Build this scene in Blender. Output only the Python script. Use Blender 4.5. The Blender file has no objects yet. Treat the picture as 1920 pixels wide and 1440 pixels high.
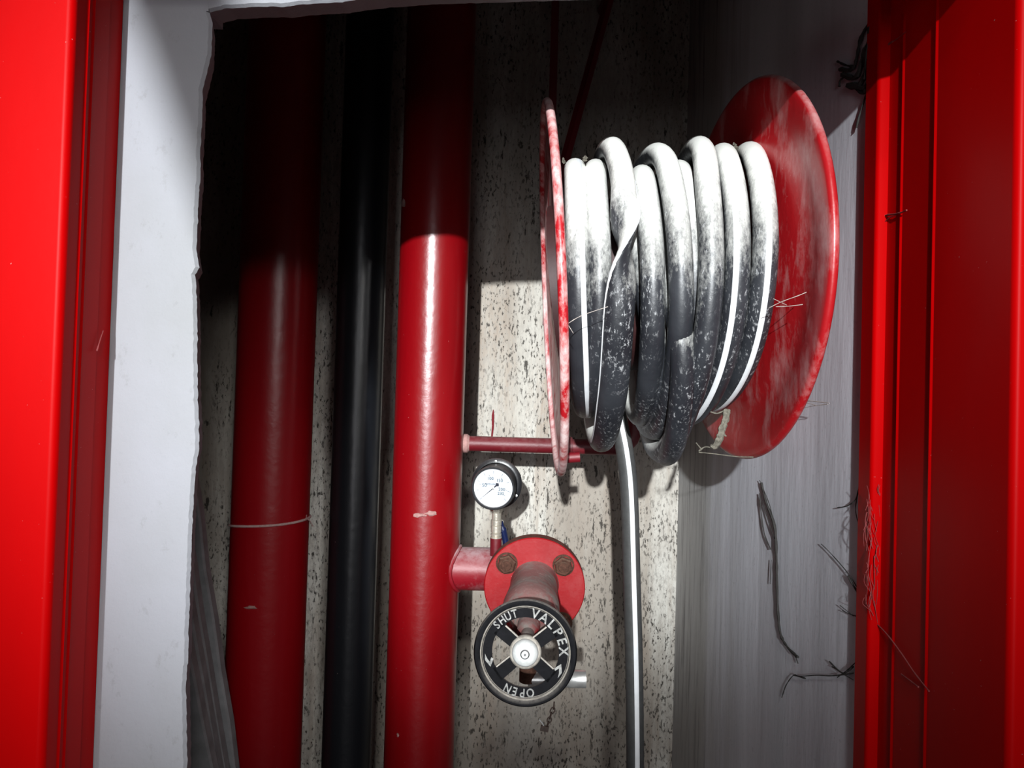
import bpy, math, random
from mathutils import Vector, Matrix, noise
R_ = math.radians
rnd = random.Random(7)
C = bpy.context.scene.collection
sc = bpy.context.scene

# ---------------------------------------------------------------- camera
H = 1.30                       # eye height above the floor
F = 1442.0                     # focal length in pixels of the 1920 px frame
CAM = Vector((0, 0, H))
ROT = Matrix.Rotation(R_(90 + 1.2), 3, 'X') @ Matrix.Rotation(R_(1.65), 3, 'Z')
cd = bpy.data.cameras.new('camera')
cd.sensor_width = 36.0
cd.lens = F / 1920 * 36.0
cd.clip_start = 0.02
cam = bpy.data.objects.new('camera', cd)
cam.matrix_world = Matrix.Translation(CAM) @ ROT.to_4x4()
C.objects.link(cam)
sc.camera = cam

# ---------------------------------------------------------------- light
sc.view_settings.view_transform = 'Standard'
sc.view_settings.look = 'None'
sc.view_settings.exposure = 0.0
sc.view_settings.gamma = 1.0
sc.view_settings.use_curve_mapping = False
w = bpy.data.worlds.new('world')
sc.world = w
w.use_nodes = True
w.node_tree.nodes['Background'].inputs[0].default_value = (0.80, 0.88, 1.0, 1)
w.node_tree.nodes['Background'].inputs[1].default_value = 0.028


def area(name, loc, target, size, power, col=(1, 1, 1), size_y=None):
    l = bpy.data.lights.new(name, 'AREA')
    l.shape = 'RECTANGLE'
    l.size = size
    l.size_y = size_y or size
    l.energy = power
    l.color = col
    o = bpy.data.objects.new(name, l)
    o.location = loc
    o.rotation_euler = (Vector(target) - Vector(loc)).to_track_quat('-Z', 'Y').to_euler()
    C.objects.link(o)
    return o


def spot(name, loc, target, angle, blend, radius, power, col=(1, 1, 1)):
    l = bpy.data.lights.new(name, 'SPOT')
    l.spot_size = R_(angle)
    l.spot_blend = blend
    l.shadow_soft_size = radius
    l.energy = power
    l.color = col
    o = bpy.data.objects.new(name, l)
    o.location = loc
    o.rotation_euler = (Vector(target) - Vector(loc)).to_track_quat('-Z', 'Y').to_euler()
    C.objects.link(o)
    return o


# ceiling floods of the garage behind the photographer, and the bright hall far behind him
spot('far_flood_lamp', (-0.70, -8.0, H + 1.80), (0.02, 1.2, H + 0.08), 8.2, 1.0, 0.07, 7600, (0.94, 0.98, 1.0))
spot('near_flood_lamp', (0.05, -2.0, H + 1.90), (0.05, 1.2, H - 0.50), 26, 0.9, 0.10, 95, (1.0, 1.0, 0.97))
spot('side_flood_lamp', (0.90, -2.5, H + 0.90), (-0.50, 1.45, H - 0.34), 16, 1.0, 0.30, 250, (1.0, 0.98, 0.97))
area('bright_hall', (-0.35, -5.0, H - 0.05), (-0.2, 1.4, H - 0.05), 0.9, 52, (0.96, 0.96, 1.0), 2.3)

# ---------------------------------------------------------------- pixel helpers


def ray(px, py):
    return ROT @ Vector(((px - 960) / F, (720 - py) / F, -1))


def P(px, py, Y):
    d = ray(px, py)
    return CAM + d * (Y / d.y)


def proj(p):
    q = ROT.transposed() @ (Vector(p) - CAM)
    return 960 + F * q.x / -q.z, 720 - F * q.y / -q.z


def X_at(px, Y, z):
    x = (px - 960) / F * Y
    for _ in range(5):
        x += (px - proj((x, Y, z))[0]) * Y / F
    return x


# ---------------------------------------------------------------- mesh helpers
class MB:
    def __init__(s):
        s.v, s.f, s.m = [], [], []

    def add(s, vs, fs, mi=0):
        b = len(s.v)
        s.v += [tuple(v) for v in vs]
        s.f += [tuple(i + b for i in f) for f in fs]
        s.m += [mi] * len(fs)
        return s

    def box(s, lo, hi, M=None, mi=0):
        x0, y0, z0 = lo
        x1, y1, z1 = hi
        vs = [Vector(p) for p in ((x0, y0, z0), (x1, y0, z0), (x1, y1, z0), (x0, y1, z0),
                                  (x0, y0, z1), (x1, y0, z1), (x1, y1, z1), (x0, y1, z1))]
        if M:
            vs = [M @ v for v in vs]
        return s.add(vs, [(0, 3, 2, 1), (4, 5, 6, 7), (0, 1, 5, 4), (1, 2, 6, 5), (2, 3, 7, 6), (3, 0, 4, 7)], mi)

    def prism(s, poly, z0, z1, mi=0):
        n = len(poly)
        vs = [(x, y, z0) for x, y in poly] + [(x, y, z1) for x, y in poly]
        fs = [(i, (i + 1) % n, n + (i + 1) % n, n + i) for i in range(n)]
        fs += [tuple(range(n - 1, -1, -1)), tuple(range(n, 2 * n))]
        return s.add(vs, fs, mi)

    def lathe(s, prof, M, n=48, closed=False, mi=0):
        """prof: (radius, axial) pairs turned about local Z of the 4x4 matrix M"""
        vs, fs = [], []
        k = len(prof)
        for j in range(n):
            a = 2 * math.pi * j / n
            for r, h in prof:
                vs.append(M @ Vector((r * math.cos(a), r * math.sin(a), h)))
        for j in range(n):
            j2 = (j + 1) % n
            for i in range(k if closed else k - 1):
                i2 = (i + 1) % k
                fs.append((j * k + i, j2 * k + i, j2 * k + i2, j * k + i2))
        return s.add(vs, fs, mi)

    def tube(s, pts, rad, n=12, closed=False, cap=True, mi=0, squash=None, normals=None):
        pts = [Vector(p) for p in pts]
        m = len(pts)
        rads = rad if isinstance(rad, (list, tuple)) else [rad] * m
        vs, fs = [], []
        for j in range(m):
            T, N, B = frame(pts, j, closed, normals, s)
            for i in range(n):
                a = 2 * math.pi * i / n
                if squash:
                    sa, sb, tw = squash[j]
                    cx, cy = sa * math.cos(a), sb * math.sin(a)
                    cx, cy = cx * math.cos(tw) - cy * math.sin(tw), cx * math.sin(tw) + cy * math.cos(tw)
                else:
                    cx, cy = math.cos(a), math.sin(a)
                vs.append(pts[j] + (N * cx + B * cy) * rads[j])
        for j in range(m if closed else m - 1):
            j2 = (j + 1) % m
            for i in range(n):
                i2 = (i + 1) % n
                fs.append((j * n + i, j * n + i2, j2 * n + i2, j2 * n + i))
        if cap and not closed:
            fs.append(tuple(range(n - 1, -1, -1)))
            fs.append(tuple(range((m - 1) * n, m * n)))
        return s.add(vs, fs, mi)

    def build(s, name, mats, parent=None, smooth=True, angle=35, weld=False):
        me = bpy.data.meshes.new(name)
        me.from_pydata(s.v, [], s.f)
        for mt in (mats if isinstance(mats, (list, tuple)) else [mats]):
            me.materials.append(mt)
        me.polygons.foreach_set('material_index', s.m)
        me.validate()
        import bmesh
        bm = bmesh.new()
        bm.from_mesh(me)
        if weld:
            bmesh.ops.remove_doubles(bm, verts=bm.verts, dist=1e-5)
        bmesh.ops.recalc_face_normals(bm, faces=bm.faces)
        if smooth:
            th = R_(angle)
            for e in bm.edges:
                e.smooth = len(e.link_faces) == 2 and e.calc_face_angle(0) < th
            for f in bm.faces:
                f.smooth = True
        bm.to_mesh(me)
        bm.free()
        o = bpy.data.objects.new(name, me)
        C.objects.link(o)
        if parent:
            o.parent = parent
            o.matrix_parent_inverse = parent.matrix_world.inverted()
        return o


def frame(pts, j, closed, normals, st):
    m = len(pts)
    if closed:
        T = pts[(j + 1) % m] - pts[j - 1]
    else:
        T = pts[min(j + 1, m - 1)] - pts[max(j - 1, 0)]
    T = T.normalized()
    if normals:
        N = Vector(normals[j])
    elif j == 0 or not hasattr(st, '_n'):
        N = Vector((0, 0, 1)) if abs(T.z) < 0.8 else Vector((1, 0, 0))
    else:
        N = st._n
    N = (N - T * N.dot(T)).normalized()
    st._n = N
    return T, N, T.cross(N)


def axisM(origin, axis, up=(0, 0, 1)):
    """matrix whose local Z is axis and local Y is near up"""
    z = Vector(axis).normalized()
    x = Vector(up).cross(z).normalized()
    y = z.cross(x)
    M = Matrix.Identity(4)
    for i in range(3):
        M[i][0], M[i][1], M[i][2], M[i][3] = x[i], y[i], z[i], origin[i]
    return M


def smooth_path(pts, n=8):
    """Catmull-Rom through points"""
    pts = [Vector(p) for p in pts]
    out = []
    for i in range(len(pts) - 1):
        p0, p1, p2, p3 = pts[max(i - 1, 0)], pts[i], pts[i + 1], pts[min(i + 2, len(pts) - 1)]
        for k in range(n):
            t = k / n
            out.append(0.5 * ((2 * p1) + (p2 - p0) * t + (2 * p0 - 5 * p1 + 4 * p2 - p3) * t * t + (3 * p1 - p0 - 3 * p2 + p3) * t ** 3))
    out.append(pts[-1])
    return out


def empty(name, loc, label=None, cat=None, group=None, kind=None):
    o = bpy.data.objects.new(name, None)
    o.location = loc
    o.empty_display_size = 0.05
    C.objects.link(o)
    o.matrix_world = Matrix.Translation(loc)
    tag(o, label, cat, group, kind)
    return o


def tag(o, label=None, cat=None, group=None, kind=None):
    if label: o['label'] = label
    if cat: o['category'] = cat
    if group: o['group'] = group
    if kind: o['kind'] = kind
    return o


_fc = {}


def glyph(ch, size, depth=0.0):
    """mesh data (verts, faces) of a string set in the built-in font, centred"""
    key = (ch, size, depth)
    if key not in _fc:
        cu = bpy.data.curves.new('glyph', 'FONT')
        cu.body = ch
        cu.size = size
        cu.extrude = depth
        cu.offset = size * 0.018
        cu.align_x = 'CENTER'
        cu.align_y = 'CENTER'
        cu.resolution_u = 3
        ob = bpy.data.objects.new('glyph', cu)
        C.objects.link(ob)
        bpy.context.view_layer.update()
        dg = bpy.context.evaluated_depsgraph_get()
        me = bpy.data.meshes.new_from_object(ob.evaluated_get(dg))
        _fc[key] = ([v.co.copy() for v in me.vertices], [tuple(p.vertices) for p in me.polygons])
        bpy.data.objects.remove(ob)
        bpy.data.curves.remove(cu)
        bpy.data.meshes.remove(me)
    return _fc[key]


# ---------------------------------------------------------------- materials
class NT:
    def __init__(s, name):
        s.m = bpy.data.materials.new(name)
        s.m.use_nodes = True
        s.t = s.m.node_tree
        s.b = s.t.nodes['Principled BSDF']
        s._co = None

    def n(s, typ, **kw):
        nd = s.t.nodes.new(typ)
        for k, v in kw.items():
            if k.startswith('i_'):
                nd.inputs[k[2:].replace('_', ' ')].default_value = v
            else:
                setattr(nd, k, v)
        return nd

    def link(s, a, b):
        s.t.links.new(a, b)

    def coord(s, scale=(1, 1, 1)):
        if s._co is None:
            s._co = s.n('ShaderNodeNewGeometry')
        mp = s.n('ShaderNodeMapping')
        mp.inputs['Scale'].default_value = scale
        s.link(s._co.outputs['Position'], mp.inputs['Vector'])
        return mp.outputs['Vector']

    def noise(s, scale, stretch=(1, 1, 1), detail=4, rough=0.55):
        nd = s.n('ShaderNodeTexNoise')
        nd.inputs['Scale'].default_value = scale
        nd.inputs['Detail'].default_value = detail
        nd.inputs['Roughness'].default_value = rough
        s.link(s.coord(stretch), nd.inputs['Vector'])
        return nd.outputs['Fac']

    def ramp(s, fac, lo, hi, invert=False):
        mr = s.n('ShaderNodeMapRange')
        mr.clamp = True
        mr.inputs['From Min'].default_value = lo
        mr.inputs['From Max'].default_value = hi
        mr.inputs['To Min'].default_value = 1 if invert else 0
        mr.inputs['To Max'].default_value = 0 if invert else 1
        s.link(fac, mr.inputs['Value'])
        return mr.outputs['Result']

    def math(s, op, a, b):
        nd = s.n('ShaderNodeMath', operation=op)
        for i, x in enumerate((a, b)):
            if isinstance(x, (int, float)):
                nd.inputs[i].default_value = x
            else:
                s.link(x, nd.inputs[i])
        return nd.outputs[0]

    def mix(s, fac, a, b):
        nd = s.n('ShaderNodeMix', data_type='RGBA')
        for i, x in ((0, fac), (6, a), (7, b)):
            if isinstance(x, (int, float)):
                nd.inputs[i].default_value = x
            elif isinstance(x, tuple):
                nd.inputs[i].default_value = (*x, 1)
            else:
                s.link(x, nd.inputs[i])
        return nd.outputs[2]

    def bump(s, h, strength, dist=0.002):
        b = s.n('ShaderNodeBump')
        b.inputs['Strength'].default_value = strength
        b.inputs['Distance'].default_value = dist
        s.link(h, b.inputs['Height'])
        s.link(b.outputs['Normal'], s.b.inputs['Normal'])

    def set(s, col=None, rough=None, metal=None, spec=None, coat=None):
        for k, x in (('Base Color', col), ('Roughness', rough), ('Metallic', metal), ('Specular IOR Level', spec), ('Coat Weight', coat)):
            if x is None:
                continue
            if isinstance(x, tuple):
                s.b.inputs[k].default_value = (*x, 1)
            elif isinstance(x, (int, float)):
                s.b.inputs[k].default_value = x
            else:
                s.link(x, s.b.inputs[k])
        return s

    def up(s, lo, hi):
        """mask of faces that look upward, where dust has settled"""
        if s._co is None:
            s._co = s.n('ShaderNodeNewGeometry')
        sp = s.n('ShaderNodeSeparateXYZ')
        s.link(s._co.outputs['Normal'], sp.inputs[0])
        return s.ramp(sp.outputs['Z'], lo, hi)


def paint(name, col, rough, dust=0.0, dustcol=(0.45, 0.40, 0.38), peel=0.08, upd=0.0, spec=0.5, dlo=0.5, dsc=26):
    t = NT(name)
    c = t.mix(t.ramp(t.noise(9, (1, 1, 0.25)), 0.3, 0.75), tuple(x * 0.85 for x in col), col)
    speck = t.ramp(t.noise(340, detail=2), 0.76, 0.80)
    c = t.mix(t.math('MULTIPLY', speck, 0.55), c, (0.55, 0.42, 0.40))
    if dust:
        d = t.math('MULTIPLY', t.ramp(t.noise(dsc, (1, 1, 0.45), 8, 0.7), dlo, dlo + 0.22), dust)
        c = t.mix(d, c, dustcol)
    if upd:
        d = t.math('MULTIPLY', t.math('MULTIPLY', t.up(0.25, 0.95), t.ramp(t.noise(90, detail=6, rough=0.7), 0.25, 0.6)), upd)
        c = t.mix(d, c, dustcol)
    t.set(c, rough, spec=spec)
    t.bump(t.noise(55, detail=3), peel, 0.002)
    return t.m


M = {}
M['red_gloss'] = paint('red_gloss_paint', (0.52, 0.0003, 0.0010), 0.40, peel=0.05, spec=0.06)
M['red_pipe'] = paint('red_pipe_paint', (0.20, 0.0008, 0.003), 0.30, peel=0.25)
M['red_pipe_brightened'] = paint('brightened_red_pipe_paint', (0.27, 0.0010, 0.005), 0.34, peel=0.3)  # same red paint, colour brightened to make up for the shade on this riser
M['red_branch'] = paint('red_branch_paint', (0.22, 0.005, 0.012), 0.45, dust=0.3, upd=0.85, dustcol=(0.42, 0.31, 0.32), peel=0.3)
M['red_feed'] = paint('red_feed_paint', (0.12, 0.003, 0.008), 0.5, dust=0.15, upd=0.5, dustcol=(0.24, 0.12, 0.12), peel=0.4)
M['red_valve'] = paint('red_valve_paint', (0.30, 0.001, 0.004), 0.45, dust=0.08, dustcol=(0.5, 0.35, 0.33), peel=0.25)
M['red_reel'] = paint('red_reel_paint', (0.40, 0.008, 0.012), 0.36, dust=0.42, upd=0.9, dustcol=(0.62, 0.46, 0.45), peel=0.3)
M['red_flaked'] = paint('flaked_red_reel_paint', (0.42, 0.008, 0.014), 0.4, dust=1.0, upd=1.0, dustcol=(0.80, 0.62, 0.60), peel=0.4, dlo=0.40, dsc=34)
M['red_dark'] = paint('dark_red_bracket_paint', (0.16, 0.004, 0.010), 0.5, peel=0.2)
M['black_pipe'] = paint('black_pipe_paint', (0.0075, 0.0085, 0.011), 0.33, peel=0.25)

t = NT('rough_concrete')
base = t.mix(t.ramp(t.noise(3.2, (1, 1, 0.16), 5), 0.38, 0.70), (0.66, 0.65, 0.60), (0.34, 0.31, 0.265))
base = t.mix(t.math('MULTIPLY', t.ramp(t.noise(26, (1, 1, 0.09), 6, 0.7), 0.45, 0.68), 0.85), base, (0.30, 0.24, 0.19))
base = t.mix(t.math('MULTIPLY', t.ramp(t.noise(210, (1, 1, 0.4), 5, 0.75), 0.46, 0.60), 0.62), base, (0.33, 0.31, 0.28))
base = t.mix(t.math('MULTIPLY', t.ramp(t.noise(5.5, (1, 1, 0.30), 5, 0.6), 0.42, 0.60), 0.72), base, (0.235, 0.20, 0.165))
pit = t.ramp(t.noise(215, (1, 1, 0.45), 4, 0.65), 0.565, 0.625)
pit2 = t.ramp(t.noise(75, (1, 1, 0.26), 4, 0.7), 0.625, 0.665)
patch = t.ramp(t.noise(9, (1, 1, 0.5), 3), 0.34, 0.56)
pm = t.math('MAXIMUM', t.math('MULTIPLY', pit, patch), pit2)
base = t.mix(t.math('MULTIPLY', pm, 0.90), base, (0.030, 0.026, 0.022))
t.set(base, 0.85, spec=0.2)
t.bump(t.math('SUBTRACT', t.noise(70, (1, 1, 0.4), 6), pm), 0.55, 0.004)
M['concrete'] = t.m

t = NT('smooth_grey_render')
base = t.mix(t.ramp(t.noise(14, (1, 1, 0.05), 4), 0.40, 0.72), (0.72, 0.73, 0.79), (0.56, 0.565, 0.61))
base = t.mix(t.math('MULTIPLY', t.ramp(t.noise(45, (1, 1, 0.05), 4), 0.62, 0.76), 0.28), base, (0.12, 0.115, 0.11))
base = t.mix(t.math('MULTIPLY', t.ramp(t.noise(170, detail=3), 0.60, 0.8), 0.3), base, (0.20, 0.2, 0.21))
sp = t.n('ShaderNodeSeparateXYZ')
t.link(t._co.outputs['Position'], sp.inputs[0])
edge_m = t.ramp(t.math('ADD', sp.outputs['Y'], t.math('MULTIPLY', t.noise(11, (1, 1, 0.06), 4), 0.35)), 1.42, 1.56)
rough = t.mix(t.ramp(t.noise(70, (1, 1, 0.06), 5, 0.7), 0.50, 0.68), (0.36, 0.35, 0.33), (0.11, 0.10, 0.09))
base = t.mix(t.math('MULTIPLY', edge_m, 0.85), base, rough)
t.set(base, 0.8, spec=0.2)
t.bump(t.noise(60, (1, 1, 0.2), 5), 0.25, 0.003)
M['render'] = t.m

t = NT('pale_plaster')
base = t.mix(t.ramp(t.noise(5, (1, 1, 0.7), 5), 0.35, 0.7), (0.305, 0.31, 0.338), (0.25, 0.255, 0.26))
base = t.mix(t.math('MULTIPLY', t.ramp(t.noise(75, (1, 1, 0.7), 6, 0.7), 0.60, 0.68), 0.28), base, (0.18, 0.18, 0.18))
t.set(base, 0.85, spec=0.2)
t.bump(t.noise(110, (1, 1, 0.8), 6, 0.65), 0.4, 0.002)
M['plaster'] = t.m


def plain(name, col, rough=0.5, metal=0.0, var=0.25, scale=60, bump=0.15, spec=0.5, dust=0.0, dustcol=(0.5, 0.48, 0.44), up0=0.1):
    t = NT(name)
    c = t.mix(t.ramp(t.noise(scale, detail=5), 0.35, 0.7), tuple(x * (1 - var) for x in col), col)
    if dust:
        d = t.math('MULTIPLY', t.math('MULTIPLY', t.up(up0, 0.85), t.ramp(t.noise(160, detail=5, rough=0.7), 0.2, 0.5)), dust)
        c = t.mix(d, c, dustcol)
    t.set(c, rough, metal, spec)
    if bump:
        t.bump(t.noise(scale * 3, detail=4), bump, 0.001)
    return t.m


t = NT('dusty_black_rubber')
c = t.mix(t.ramp(t.noise(12, detail=4), 0.35, 0.7), (0.014, 0.015, 0.019), (0.034, 0.037, 0.043))
fleck = t.ramp(t.noise(230, (1, 1, 0.42), 5, 0.75), 0.555, 0.67)
area_m = t.ramp(t.noise(20, (1, 1, 0.4), 3), 0.40, 0.62)
c = t.mix(t.math('MULTIPLY', t.math('MULTIPLY', fleck, area_m), 0.75), c, (0.60, 0.61, 0.62))
grain = t.math('ADD', t.math('MULTIPLY', t.noise(300, (1, 1, 0.5), 5, 0.75), 0.42), t.math('MULTIPLY', t.noise(60, (1, 1, 0.5), 6, 0.7), 0.40))
film = t.ramp(t.math('ADD', grain, t.math('MULTIPLY', t.up(-0.35, 0.72), 0.82)), 0.64, 1.06)
c = t.mix(t.math('MULTIPLY', film, 0.97), c, (0.86, 0.86, 0.81))
t.set(c, 0.42, spec=0.5)
t.bump(t.noise(130, detail=5), 0.25, 0.0015)
M['rubber'] = t.m
M['tail_rubber'] = plain('grey_black_rubber', (0.055, 0.056, 0.055), 0.55, scale=120, dust=0.4)
M['stripe'] = plain('white_hose_stripe', (0.78, 0.80, 0.82), 0.5, var=0.12, scale=50, bump=0.05)
M['drum'] = plain('dark_drum', (0.04, 0.01, 0.01), 0.6)
M['steel'] = plain('bright_steel', (0.72, 0.72, 0.70), 0.32, 0.7, scale=80, bump=0.1, dust=0.4, dustcol=(0.6, 0.6, 0.58))
M['fitting'] = plain('brass_fitting_steel', (0.62, 0.57, 0.48), 0.33, 0.6, scale=140, bump=0.3)
M['rust'] = plain('rusty_bolt', (0.10, 0.045, 0.03), 0.85, var=0.55, scale=190, bump=0.9, spec=0.2, dust=0.3, dustcol=(0.3, 0.2, 0.14))
M['rust_rim'] = plain('rusty_brown_edge', (0.16, 0.06, 0.045), 0.8, var=0.4, scale=120, bump=0.5, spec=0.2)
M['iron'] = plain('black_cast_iron', (0.008, 0.008, 0.010), 0.7, var=0.4, scale=120, bump=0.4, dust=0.85, dustcol=(0.26, 0.24, 0.22), up0=0.20, spec=0.10)
M['iron_edge'] = plain('pale_worn_lit_edge', (0.50, 0.46, 0.40), 0.7, var=0.45, scale=150, bump=0.4)
M['letter'] = plain('dusty_raised_letters', (0.46, 0.46, 0.44), 0.7, var=0.65, scale=260, bump=0.3)
M['white_nut'] = plain('whitewashed_nut', (0.80, 0.82, 0.80), 0.5, var=0.2, scale=160, bump=0.25)
t = NT('dusty_valve_neck')
c = t.mix(t.ramp(t.noise(24, (1, 1, 0.6), 6, 0.7), 0.45, 0.58), (0.20, 0.012, 0.014), (0.17, 0.14, 0.125))
c = t.mix(t.math('MULTIPLY', t.up(0.2, 0.85), 0.5), c, (0.28, 0.24, 0.22))
c = t.mix(t.math('MULTIPLY', t.ramp(t.noise(95, (1, 1, 0.5), 6, 0.7), 0.6, 0.68), 0.6), c, (0.6, 0.45, 0.42))
t.set(c, 0.55, spec=0.3)
t.bump(t.noise(90, detail=5), 0.5, 0.002)
M['neck'] = t.m
M['gauge_black'] = plain('black_gauge_case', (0.012, 0.012, 0.014), 0.35, scale=90, bump=0.15, dust=0.25, dustcol=(0.3, 0.27, 0.26))
M['dial'] = plain('white_dial_card', (0.66, 0.68, 0.71), 0.6, var=0.02, bump=0, spec=0.2)
M['ink'] = plain('dark_dial_ink', (0.03, 0.07, 0.11), 0.6, var=0.1, bump=0)
M['ink_pale'] = plain('pale_blue_dial_ink', (0.30, 0.33, 0.48), 0.6, var=0.1, bump=0)
M['needle'] = plain('dark_needle_paint', (0.012, 0.014, 0.03), 0.4, bump=0)
M['blue'] = plain('dark_blue_lever_sleeve', (0.006, 0.012, 0.055), 0.3, bump=0.05)
M['twine'] = plain('pinkish_twine', (0.55, 0.36, 0.34), 0.9, scale=300, bump=0.6)
M['chip'] = plain('pale_paint_chip', (0.40, 0.22, 0.20), 0.8, scale=200, bump=0.4)
M['web_dark'] = plain('sooty_cobweb', (0.055, 0.052, 0.05), 0.95, scale=200, bump=0, spec=0.1)
M['web_pale'] = plain('pale_dusty_cobweb', (0.50, 0.44, 0.40), 0.95, scale=200, bump=0, spec=0.1)
M['web_grey'] = plain('grey_dust_laden_web', (0.20, 0.185, 0.15), 0.95, var=0.5, scale=260, bump=0.5, spec=0.1)
M['web_red'] = plain('pinkish_dusty_cobweb', (0.30, 0.07, 0.07), 0.95, scale=200, bump=0, spec=0.1)
M['board'] = plain('grey_weathered_board', (0.26, 0.265, 0.275), 0.85, var=0.3, scale=35, bump=0.35, spec=0.2)
M['chain'] = plain('dark_rusty_chain', (0.07, 0.045, 0.035), 0.6, 0.4, var=0.5, scale=200, bump=0.3)
t = NT('garage_floor')
t.set(t.mix(t.ramp(t.noise(4, detail=6), 0.35, 0.7), (0.30, 0.30, 0.29), (0.20, 0.20, 0.20)), 0.8, spec=0.2)
M['floor'] = t.m
t = NT('gauge_glass')
fr = t.n('ShaderNodeFresnel')
fr.inputs['IOR'].default_value = 1.35
tr = t.n('ShaderNodeBsdfTransparent')
gl = t.n('ShaderNodeBsdfGlossy')
gl.inputs['Roughness'].default_value = 0.05
ms = t.n('ShaderNodeMixShader')
t.link(fr.outputs[0], ms.inputs[0])
t.link(tr.outputs[0], ms.inputs[1])
t.link(gl.outputs[0], ms.inputs[2])
t.link(ms.outputs[0], t.t.nodes['Material Output'].inputs['Surface'])
M['glass'] = t.m

# ---------------------------------------------------------------- the setting
YB = 1.55                                # back wall of the riser shaft
XC = P(1270, 1000, YB).x                 # corner of back wall and side wall
XS = P(1622, 720, 0.862).x + 0.004       # side wall where it meets the frame
YP = 0.70                                # face of the pale plaster
ZT = H + 1.35                            # shaft ceiling

mb = MB().box((-0.95, YB, 0), (XC + 0.25, YB + 0.1, ZT))
tag(mb.build('wall_back', M['concrete'], smooth=False), 'rough pitted concrete back wall of the riser shaft behind the pipes', kind='structure')
mb = MB().box((-1.0, 0.74, 0), (-0.95, YB + 0.1, ZT))
tag(mb.build('wall_left', M['concrete'], smooth=False), 'rough left inner side of the riser shaft', kind='structure')
dx = (XC - XS) / (YB - 0.862)
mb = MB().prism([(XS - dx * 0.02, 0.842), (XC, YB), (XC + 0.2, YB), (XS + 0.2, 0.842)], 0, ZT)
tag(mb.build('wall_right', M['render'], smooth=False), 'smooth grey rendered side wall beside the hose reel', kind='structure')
mb = MB().box((-1.0, 0.74, ZT), (0.7, YB + 0.1, ZT + 0.08))
tag(mb.build('ceiling', M['concrete'], smooth=False), 'dark ceiling of the riser shaft', kind='structure')
mb = MB().box((-4, -9.5, -0.1), (4, YB + 0.1, 0))
tag(mb.build('floor', M['floor'], smooth=False), 'grey concrete floor of the garage', kind='structure')

# plaster skin with a ragged hole broken through it
edge = [(346, 1700), (346, 1500), (349, 1440), (346, 1300), (351, 1200), (354, 1100), (358, 990), (361, 930), (364, 880), (371, 842),
        (371, 800), (368, 740), (368, 640), (366, 560), (364, 515), (371, 500), (366, 470), (367, 430), (369, 385), (374, 320), (373, 290),
        (376, 230), (378, 170), (381, 150), (386, 130), (393, 100), (396, 60), (396, 40), (391, 21)]
top = [(391, 20), (420, 13), (470, 10), (505, 9), (530, 10), (560, 6), (600, 3), (640, 1), (700, -8), (800, -16), (1000, -22), (1300, -30), (1660, -40)]


def dense(poly, step=5, amp=1.2):
    out = []
    for (x0, y0), (x1, y1) in zip(poly, poly[1:]):
        n = max(1, int(math.hypot(x1 - x0, y1 - y0) / step))
        for k in range(n):
            u = k / n
            x, y = x0 + (x1 - x0) * u, y0 + (y1 - y0) * u
            a = noise.noise(Vector((x * 0.07, y * 0.07, 3))) * amp * 1.6 + noise.noise(Vector((x * 0.3, y * 0.3, 9))) * amp
            out.append((x + a, y + a * 0.6))
    out.append(poly[-1])
    return out


mb = MB()
E = dense(edge)
vs, fs = [], []
for x, y in E:
    p = P(x, y, YP)
    q = Vector((p.x - 0.010, YP + 0.035, p.z))
    vs += [(-1.0, YP, p.z), (p.x - 0.0025, YP, p.z), (p.x, YP + 0.003, p.z), q, (-1.0, YP + 0.035, p.z)]
for i in range(len(E) - 1):
    a, b = i * 5, i * 5 + 5
    for k in range(4):
        fs.append((a + k, b + k, b + k + 1, a + k + 1))
mb.add(vs, fs)
ztop = P(391, 21, YP).z
zbot = P(346, 1700, YP).z
if zbot > 0:
    mb.box((-1.0, YP, 0), (P(346, 1700, YP).x, YP + 0.035, zbot))
T_ = dense(top, 6, 1.0)
vs, fs = [], []
for x, y in T_:
    p = P(x, y, YP)
    vs += [(p.x, YP, ZT), (p.x, YP, p.z + 0.002), (p.x, YP + 0.003, p.z), (p.x, YP + 0.035, p.z + 0.006), (p.x, YP + 0.035, ZT)]
for i in range(len(T_) - 1):
    a, b = i * 5, i * 5 + 5
    for k in range(4):
        fs.append((a + k, b + k, b + k + 1, a + k + 1))
mb.add(vs, fs)
xl = P(391, 20, YP).x
mb.box((-1.0, YP, ztop), (xl, YP + 0.035, ZT))
tag(mb.build('wall_front', M['plaster'], angle=25), 'pale grey plaster wall with a ragged broken edge around the opening', kind='structure')

# red steel door frame: two jambs and a head
door = empty('door_1', (0, 0.66, 0), 'glossy red steel door frame around the riser opening', kind='structure')
ZH = H + 0.40


def jamb(poly, name='door_jamb', z1=ZH + 0.12):
    return MB().prism(poly, 0, z1).build(name, M['red_gloss'], door, angle=28)


def arc(cx, cy, r, a0, a1, n=7):
    return [(cx + r * math.cos(R_(a0 + (a1 - a0) * i / n)), cy + r * math.sin(R_(a0 + (a1 - a0) * i / n))) for i in range(n + 1)]


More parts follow.
